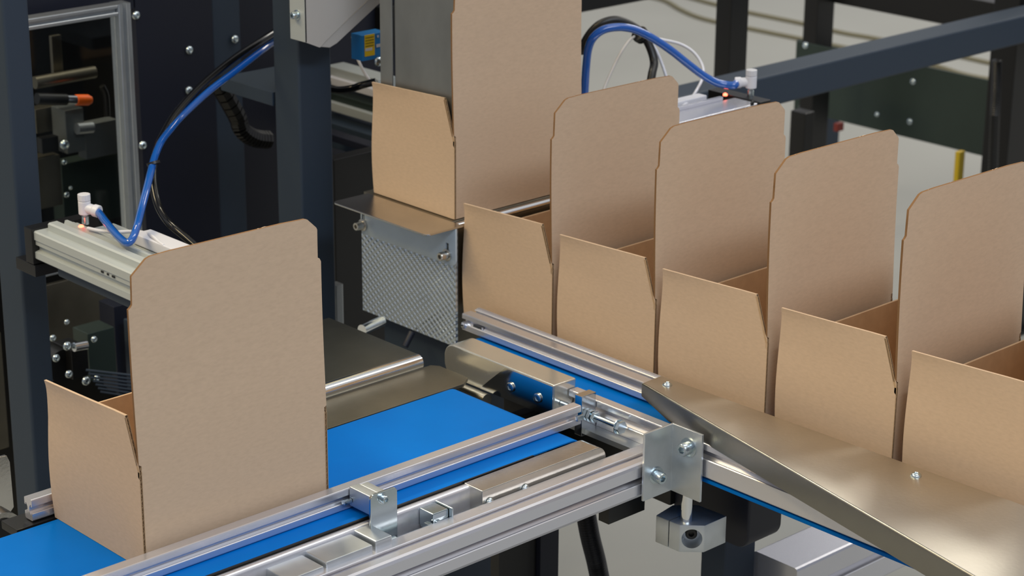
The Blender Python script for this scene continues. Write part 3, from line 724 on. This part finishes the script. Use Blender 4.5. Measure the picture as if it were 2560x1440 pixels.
# side-face ridges (upper lip, round middle, lower lip)
mb = MB(); mb.prism([(xA, z1-.014), (xA, z1-.002), (xA+.002, z1), (xA+.070, z1), (xA+.070, z0), (xA+.002, z0), (xA, z0+.002), (xA, z0+.012), (xA+.008, z0+.014), (xA+.008, z0+.019),
                     (xA+.002, z0+.023), (xA+.002, z0+.031), (xA+.008, z1-.018), (xA+.008, z1-.014)], 'y', 2.30, y_end); mb.build('body', 'cream', al, ang=25)
mb = MB(); mb.box(xA-.004, xA+.115, y_end, y_end+.022, z0-.008, z1+.003); mb.build('end_block', 'black', al, bevel=.001)
top_o = [(xA+.018, z1), (xA+.018, z1+.010), (xA+.021, z1+.012), (xA+.034, z1+.012), (xA+.036, z1+.004), (xA+.046, z1+.004), (xA+.048, z1+.010), (xA+.052, z1+.010), (xA+.054, z1+.002), (xA+.069, z1+.002), (xA+.069, z1)]
mb = MB(); mb.prism(top_o, 'y', 2.30, y_end-.012); mb.build('top_rib', 'cream', al, ang=25)
mb = MB(); mb.box(xA+.071, xA+.110, 2.30, y_end-.05, z0+.002, z1+.002); mb.build('rear_rail', 'cream', al, bevel=.002)
mb = MB(); mb.box(xA+.072, xA+.105, 2.33, y_end-.16, z1+.003, z1+.020); part(mb.build('slide_block', 'white', al, bevel=.003), 'pale plastic slide block')
mb = MB(); a = P(405, 622, x=xA+.05); mb.stack((xA+.08, 2.42, z1+.02), (0, 0, 1), [(0, .014), (.006, .014), (.009, .010)], 24); mb.build('cap', 'glassy', al)
for k, ln in ((0, .009), (1, .006), (2, .011)):
    mb = MB(); yy = P(250+k*14, 676+k*6, x=xA).y; mb.box(xA+.0005, xA+.0013, yy-ln/3-.004, yy+ln/3-.004, z0+.0255, z0+.0285); mb.build('printed_mark', 'black', al)
fx = P(203, 568, z=z1+.012); mb = MB(); mb.stack(fx, (0, 0, 1), [(0, .0035), (.001, .0045), (.003, .0035), (.004, .001)], 16); mb.build('signal_light', 'led', al)
mb = MB(); mb.box(xA-.003, xA+.16, y_end-.002, y_end+.055, z0-.028, z0-.009); mb.build('carrier_bar', 'black', al, bevel=.001)
# navy under-rail
mb = MB(); mb.box(xA+.012, xA+.055, 2.30, y_end-.04, z0-.020, z0-.002); mb.build('under_rail', 'slate', al, bevel=.004)

def fitting(name, base, dirv, label, top_m='glassy', sc=1.0):
    """clear stem, white elbow body, ribbed knob and collar facing dirv"""
    o = thing(name, base, label, 'fitting'); b = Vector(base)
    mb = MB(); mb.stack(b, (0, 0, 1), [(0, .0055*sc), (.012*sc, .0055*sc), (.013*sc, .004*sc), (.018*sc, .004*sc)], 18); mb.build('stem', 'zinc', o)
    mb = MB(); c = b+Vector((0, 0, .016*sc)); mb.stack(c, (0, 0, 1), [(0, .0085*sc), (.001, .0095*sc), (.020*sc, .0095*sc), (.021*sc, .0085*sc)], 22); 
    d = Vector(dirv).normalized(); c2 = c+Vector((0, 0, .0105*sc)); mb.stack(c2, d, [(0, .008*sc), (.016*sc, .008*sc), (.018*sc, .0095*sc), (.026*sc, .0095*sc), (.027*sc, .0085*sc), (.027*sc, .006*sc)], 22)
    mb.build('elbow', 'white', o)
    mb = MB(); c3 = b+Vector((0, 0, .0375*sc)); n_ = 28
    u = [(math.cos(2*math.pi*k/n_), math.sin(2*math.pi*k/n_)) for k in range(n_)]
    r = [(.0098 if k % 2 else .0090)*sc for k in range(n_)]
    mb.prism([(c3.x+u[k][0]*r[k], c3.y+u[k][1]*r[k]) for k in range(n_)], 'z', c3.z, c3.z+.010*sc); mb.build('knob', top_m, o, bevel=.0006, ang=60)
    return o, c2+d*.024*sc
fb = P(214, 560, z=z1+.010)
fo, tend = fitting('tube_fitting', fb, RX*.8-_f*.4+Vector((0, 0, -.25)), 'white elbow air fitting on the left actuator holding a blue tube', 'white')
yb_ = tend.y
def cable(name, pts, r, m, label, cat, nn=8):
    return tag(MB().tube(spline(pts, nn), r, 12).build(name, m), label, cat)
def ramp(pxs, y0, y1):
    n_ = len(pxs); return [P(p[0], p[1], y=y0+(y1-y0)*i/(n_-1)) for i, p in enumerate(pxs)]
cable('air_tube', [tend]+[P(*q_, z=z1+h_) for q_, h_ in (((262, 552), .030), ((285, 580), .026), ((303, 598), .023), ((318, 607), .023), ((331, 597), .028))]+ramp([(342, 568), (353, 525), (366, 475), (377, 430), (386, 395), (402, 356), (425, 325), (457, 288), (521, 229), (585, 180), (655, 126), (690, 102)], P(331, 597, z=z1+.028).y+.015, 2.99), .0059, 'bluetube',
      'glossy blue air tube looping from the left fitting up behind the middle post', 'air tube')
cable('cable', ramp([(700, 72), (655, 100), (590, 143), (521, 198), (475, 243), (437, 288), (412, 330), (394, 368), (384, 410), (383, 457), (393, 507), (409, 540), (430, 565), (462, 592), (500, 625), (540, 660)], 2.99, 2.55), .0062, 'blackgl',
      'glossy black cable arcing from the middle post down behind the near box', 'cable')
q = P(383, 408, y=2.72); tag(MB().tube([q+Vector((0, -.002, -.002)), q+Vector((0, 0, .002))], .0105, 14).build('cable_tie', 'black'), 'black tie around the blue tube and black cable on the left', 'cable tie')
cable('cable', [P(220, 571, z=z1+.013)]+[P(*p, z=z1+.016) for p in ((250, 577), (290, 580), (330, 579), (360, 582))]+[P(382, 592, z=z1+.022), P(396, 604, z=z1+.020), P(410, 615, z=z1+.018)], .0028, 'white', 'thin white sensor cable on top of the left actuator', 'cable')

# ================================================================ second machine bits between middle post and raised box
ac = thing('pneumatic_actuator', (2.35, 3.0, .25), 'pale actuator glimpsed between the middle post and the raised box', 'actuator')
xq = 2.62
for (x0, y0, x1, y1, hh_, m_) in ((815, 162, 945, 200, .022, 'cream'), (815, 190, 945, 226, .016, 'white'), (815, 228, 945, 268, .02, 'greenplate'), (815, 250, 945, 292, .018, 'cream')):
    a = P(x0, y0, x=xq); b = P(x1, y1, x=xq)
    mb = MB(); mb.box(xq, xq+.045, b.y, a.y, (a.z+b.z)/2-hh_, (a.z+b.z)/2); mb.build('body_rail', m_, ac, bevel=.002); xq -= .012
a = P(820, 300, x=2.56); mb = MB(); mb.box(2.56, 2.62, a.y-.35, a.y+.1, a.z-.055, a.z-.004)
tag(mb.build('cross_beam', 'slate', bevel=.003), 'dark beam below the pale actuator behind the raised box', 'beam')
a = P(840, 340, x=2.50); mb = MB(); mb.box(2.50, 2.53, a.y-.3, a.y+.05, a.z-.014, a.z)
tag(mb.build('blue_bar', 'navy', bevel=.002), 'narrow dark blue bar behind the lower left of the raised box', 'bar')
cable('cable', ramp([(820, 222), (850, 225), (880, 221), (905, 213), (940, 204)], 2.93, 2.86), .0065, 'blackgl', 'black cable crossing in front of the pale actuator left of the raised box', 'cable')
cable('cable', ramp([(881, 92), (888, 130), (900, 160), (915, 188), (928, 205)], 2.95, 2.88), .0026, 'white', 'thin grey cable dropping to the pale actuator', 'cable')
ss = thing('photoelectric_sensor', (2.4, 2.80, .38), 'blue photoelectric sensor with yellow label left of the mandrel', 'sensor')
ys = 2.86
def spart(name, x0, y0, x1, y1, yp, dep, m): return mpart(name, x0, y0, x1, y1, yp, dep, m, par=ss, bevel=.001)
spart('body', 905, 84, 966, 148, ys, .03, 'sensor'); spart('label_patch', 912, 86, 937, 140, ys-.001, .001, 'yellow')
spart('printed_arrow', 914, 120, 931, 127, ys-.0016, .0006, 'white')
for k in range(4): spart('printed_line', 914, 93+k*7, 935, 94.5+k*7, ys-.0016, .0006, 'black')
spart('printed_mark', 941, 110, 951, 118, ys-.0016, .0006, 'white'); spart('printed_mark', 943, 88, 947, 94, ys-.0016, .0006, 'white')
dome('mount_screw', P(945, 154, y=ys-.002), (0, -1, 0), .009, ss)
# dark steelwork left of the stand
dk = thing('back_frame', (2.5, 3.1, -.85), 'black frame sheets behind the stand with the dimpled sheet', 'frame')
yq = 3.0
a, b = P(836, 500, y=yq).x, P(1150, 500, y=yq).x
mb = MB(); mb.box(a, b, yq, yq+.03, -.85, P(900, 385, y=yq).z); mb.build('sheet', 'black', dk, bevel=.002)
tag(profile('upright_profile', 'z', -.6, P(850, 712, y=2.9).z, (P(841, 760, y=2.9).x, 2.9), P(859, 760, y=2.9).x-P(841, 760, y=2.9).x, .02, {}, m='alu2'), 'thin upright aluminium profile low beside the middle post', 'aluminium profile')
tag(MB().cyl(P(1012, 866, y=2.6), P(1030, 830, y=2.6), .006, 12).build('hose', 'navy'), 'short dark blue hose in the gap below the dimpled sheet', 'hose')

# ================================================================ right background
bm_ = thing('cross_beam', (3.4, 3.0, .05), 'long slate grey square beam rising to the right behind the row of boxes', 'beam')
yB_ = 2.95
zb0 = P(1990, 252, y=yB_).z; zt0_ = P(1915, 191.6, y=yB_).z
dy = .10
yb2 = None
for k in range(200):
    yy = yB_+.001*k
    if P(1707, 208.5, z=zt0_).y <= yy: break
dpt = P(1706.8, 208.5, z=zt0_).y-yB_
mb = MB(); mb.box(2.8, 6.5, yB_, yB_+max(.05, min(.12, dpt)), zb0, zt0_); mb.build('tube', 'slate', bm_, bevel=.006, seg=3)
def bpost(px0, px1, pyb, y, label, m='black', z1=1.5, dep=.05):
    zb = -.85
    a, b = P(px0, pyb, y=y), P(px1, pyb, y=y); o = thing('steel_post', ((a.x+b.x)/2, y, zb), label, 'post')
    mb = MB(); mb.box(a.x, b.x, y, y+dep, zb, z1); mb.build('tube', m, o, bevel=.004)
    mb = MB(); mb.box(a.x-.02, b.x+.02, y-.02, y+dep+.02, zb, zb+.01); mb.build('foot_plate', m, o); return o
bpost(1826, 1870, 90, 3.35, 'dark upright post behind the beam, above the white elbow fitting')
bpost(2040, 2083, 90, 3.85, 'thin dark upright post ending at the greenish plate behind the beam')
bpost(2530, 2640, 250, 3.12, 'black post at the right edge of the photo', dep=.08)
# top beams
a = P(1486, 25, y=3.35); mb = MB(); mb.box(2.75, P(1700, 0, y=3.35).x+.1, 3.35, 3.42, P(1486, 26, y=3.35).z, P(1486, 26, y=3.35).z+.09)
tag(mb.build('cross_beam', 'black', bevel=.004), 'dark beam crossing behind the raised box lid at the top', 'beam')
xt = P(2080, 10, y=3.85).x
a = P(2086, 8, x=xt); mb = MB(); mb.box(xt, xt+.08, 2.2, 3.85, a.z, a.z+.085)
tag(mb.build('cross_beam', 'black', bevel=.004), 'black beam from the thin post towards the right edge at the top', 'beam')
# greenish plate with screws
xg = 5.0
gp = thing('zinc_plate', (xg, 2.9, -.1), 'dark greenish zinc plate with round screws behind the row of boxes', 'plate')
zg1 = (P(2328, 168, x=xg).z+P(2465, 201, x=xg).z)/2; zg0 = (P(2036, 289, x=xg).z+P(2463, 390, x=xg).z)/2
yg0, yg1 = P(2466, 300, x=xg).y, P(1985, 260, x=xg).y
mb = MB(); mb.box(xg, xg+.006, yg0, yg1, zg0, zg1); mb.build('sheet', 'greenplate', gp, bevel=.001)
for px_, py_, r_ in ((2008, 268, .015), (2283, 204, .010), (2275, 304, .010), (2193, 286, .008)):
    dome('plate_screw', P(px_, py_, x=xg-.0005), (-1, 0, 0), r_, gp)
g2 = thing('zinc_plate', (4.2, 3.8, .1), 'small greenish plate with one screw at the foot of the thin post behind the beam', 'plate')
xg2 = P(2005, 130, y=3.82).x
mb = MB(); y_a, y_b = P(2090, 130, x=xg2).y, P(1994, 130, x=xg2).y
mb.box(xg2-.008, xg2-.001, y_a-.05, y_b, P(1995, 165, x=xg2).z, P(2000, 102, x=xg2).z); mb.build('sheet', 'greenplate', g2, bevel=.001)
dome('plate_screw', P(2014, 114, x=xg2-.0085), (-1, 0, 0), .010, g2)
bpost(2012, 2036, 320, 3.40, 'black leg under the left end of the greenish zinc plate', z1=P(2010, 285, y=3.4).z)
px_box('grey_panel', 2030, 290, 2098, 380, 4.4, .02, 'slate', 'grey blurred panel under the greenish zinc plate', 'panel')
px_box('red_item', 2094, 308, 2110, 328, 3.7, .015, 'red', 'small dark red object under the greenish zinc plate', 'object')
px_box('yellow_strip', 2396, 380, 2410, 470, 3.3, .015, 'yellowpaint', 'yellow painted strip standing under the greenish zinc plate', 'strip')
for i_, (px_, py_) in enumerate(((2340, 172), (2368, 178))):
    c0 = P(px_, py_, z=-.80); tag(MB().stack(c0-Vector((0, 0, .05)), (0, 0, 1), [(0, .02), (.02, .025), (.03, .012)], 16).build('red_item', 'red'), ['small red blurred object left on the far floor above the plate', 'small red blurred object right on the far floor above the plate'][i_], 'object')
# hose on the right post
hp_ = spline([P(2492, 150, y=3.08), P(2491, 220, y=3.08), P(2487, 300, y=3.08), P(2482, 440, y=3.08)], 34)
mb = MB(); mb.tube(hp_, [.0115+(.0018 if i % 2 else 0) for i in range(len(hp_))], 14)
tag(mb.build('corrugated_hose', 'black', ang=60), 'black corrugated hose running down the right edge post', 'hose')
# right actuator along x
xr = thing('pneumatic_actuator', (2.8, 2.45, .2), 'silver pneumatic actuator with red light and black end behind the second lid', 'actuator')
zA = .25
a = P(1868, 224, z=zA); f1 = P(1878, 262, z=zA)
yF, yK = f1.y, P(1760, 245, z=zA).y
xE = P(1872, 252, z=zA).x
mb = MB(); mb.box(xE-.35, xE, yF, yF+.055, zA-.034, zA); mb.build('body', 'alu', xr, bevel=.002)
mb = MB(); mb.box(xE-.35, xE-.03, yF+.056, yF+.064, zA-.03, zA+.006); mb.build('top_rib', 'alu', xr, bevel=.001)
mb = MB(); mb.box(xE-.35, xE-.055, yF+.072, yF+.094, zA-.03, zA+.010); mb.build('white_rail', 'white', xr, bevel=.002)
mb = MB(); mb.box(xE+.0005, xE+.030, yF-.004, yF+.12, zA-.045, zA+.002); mb.build('end_block', 'black', xr, bevel=.001)
dome('end_screw', (xE+.0305, yF+.004, zA-.008), (1, 0, 0), .006, xr)
dome('body_hole', P(1880, 258, y=yF-.0003), (0, -1, 0), .0045, xr, 'black')
ql = P(1813, 239, z=zA+.001); mb = MB(); mb.stack(ql, (0, 0, 1), [(0, .004), (.003, .004), (.005, .001)], 16); mb.build('signal_light', 'led', xr)
fb2 = P(1876, 243, z=zA)
f2, t2 = fitting('tube_fitting', fb2, -RX*.95+_f*.1+Vector((0, 0, -.04)), 'white elbow air fitting with clear knob on the right actuator', sc=1.06)
yt = t2.y
cable('air_tube', [t2]+ramp([(1835, 213), (1815, 212), (1790, 206), (1760, 190), (1720, 160), (1680, 128), (1645, 104), (1610, 84), (1580, 72), (1545, 68), (1510, 74), (1485, 92), (1472, 118), (1466, 160), (1462, 225), (1458, 300)], yt-.005, 2.66), .0072, 'bluetube', 'blue air tube arching from the right fitting down behind the raised box', 'air tube')
cable('cable', ramp([(1452, 130), (1462, 105), (1480, 78), (1505, 58), (1540, 50), (1575, 62), (1605, 84), (1625, 118), (1635, 155), (1630, 185), (1622, 230)], 2.75, 2.62), .0078, 'black', 'thick black cable looped above the back row lid', 'cable')
cable('cable', ramp([(1600, 82), (1622, 100), (1640, 125), (1655, 160), (1665, 190), (1675, 225)], 2.68, 2.62), .0028, 'white', 'thin white cable dropping from the tie behind the first lid', 'cable')
cable('cable', ramp([(1605, 86), (1650, 98), (1700, 110), (1735, 132), (1756, 165), (1756, 195), (1742, 225), (1725, 250), (1705, 268)], 2.68, 2.50), .0028, 'white', 'thin white cable curling over to the right actuator', 'cable')
cable('cable', ramp([(1590, 88), (1570, 105), (1545, 145), (1515, 210), (1505, 240)], 2.68, 2.62), .0026, 'hood', 'thin grey cable hanging in front of the bright floor', 'cable')
q = P(1600, 86, y=2.67); dtie = (P(1612, 102, y=2.67)-P(1588, 72, y=2.67)).normalized()
mb = MB(); mb.cyl(q-dtie*.004, q+dtie*.004, .0155, 16); mb.cyl(q+dtie*.008, q+dtie*.011, .0135, 16)
tag(mb.build('cable_tie', 'black'), 'black cable tie holding the looped black and blue lines', 'cable tie')
# cables lying on the far floor
def floor_line(pts, label):
    tag(MB().tube(spline([P(*p, z=-.845) for p in pts], 8), .012, 8).build('floor_cable', 'seam'), label, 'cable')
floor_line([(1590, -14), (1660, 2), (1700, 24), (1740, 42), (1790, 56), (1880, 74), (2000, 98), (2150, 128), (2330, 164), (2420, 190), (2560, 215)], 'long thin olive cable lying across the far floor, lower of two')
floor_line([(1700, -12), (1780, 10), (1870, 32), (2005, 60), (2110, 84), (2180, 96), (2300, 120), (2480, 160)], 'long thin olive cable lying across the far floor, upper of two')

# ================================================================ lower right: below the row conveyor
ll = tag(profile('base_profile', 'x', 2.37, 3.2, (P(2135, 1357, z=-.3).y, -.39), .088, .09, {'l': [.045]}, mouth=.014, inner=.04, deep=.02, lip=.005, r=.005),
         'wide pale aluminium base profile low under the cover plate', 'aluminium profile')
# corrugated hose below the thick profile
hh_ = spline([P(1462, 1270, y=2.25), P(1475, 1340, y=2.25), P(1490, 1400, y=2.25), P(1505, 1470, y=2.25), P(1530, 1560, y=2.27)], 22)
mb = MB(); mb.tube(hh_, [.0145+(.002 if i % 2 else 0) for i in range(len(hh_))], 18)
tag(mb.build('corrugated_hose', 'black', ang=60), 'thick black corrugated hose hanging under the aluminium profile', 'hose')
lg2 = thing('stand_leg', (1.95, 2.2, -.85), 'dark square stand leg left of the corrugated hose', 'leg')
a, b = P(1352, 1400, y=2.2), P(1398, 1400, y=2.2)
mb = MB(); mb.box(a.x, b.x, 2.2, 2.24, -.85, -.06); mb.build('post', 'navy', lg2, bevel=.003)
mb = MB(); mb.box(P(1215, 1400, y=2.24).x, a.x-.001, 2.21, 2.23, -.85, -.06); mb.build('panel', 'black', lg2, bevel=.001)
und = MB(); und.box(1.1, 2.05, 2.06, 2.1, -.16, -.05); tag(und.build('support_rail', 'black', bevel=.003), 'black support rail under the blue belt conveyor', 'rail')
tag(MB().box(1.80, 2.068, 1.99, 2.33, -.125, -.12).build('gap_dark_sheet', 'black'), 'added black sheet darkening the gap where the two conveyors meet', 'sheet')  # added only to make the gap between the belts black
tag(MB().box(1.995, 2.068, 1.94, 1.96, -.12, -.04).build('gap_dark_upright', 'black'), 'added black upright sheet darkening the gap behind the thick profile near the corner bracket', 'sheet')  # added as a dark backing, keeps the gap by the bracket black
tag(MB().box(2.16, 2.44, 1.975, 2.34, -.155, -.057).build('gap_dark_box', 'black', bevel=.003), 'added black box darkening the gap below the row conveyor behind the corner bracket', 'cover')  # added black body, hides the bright floor below the row conveyor
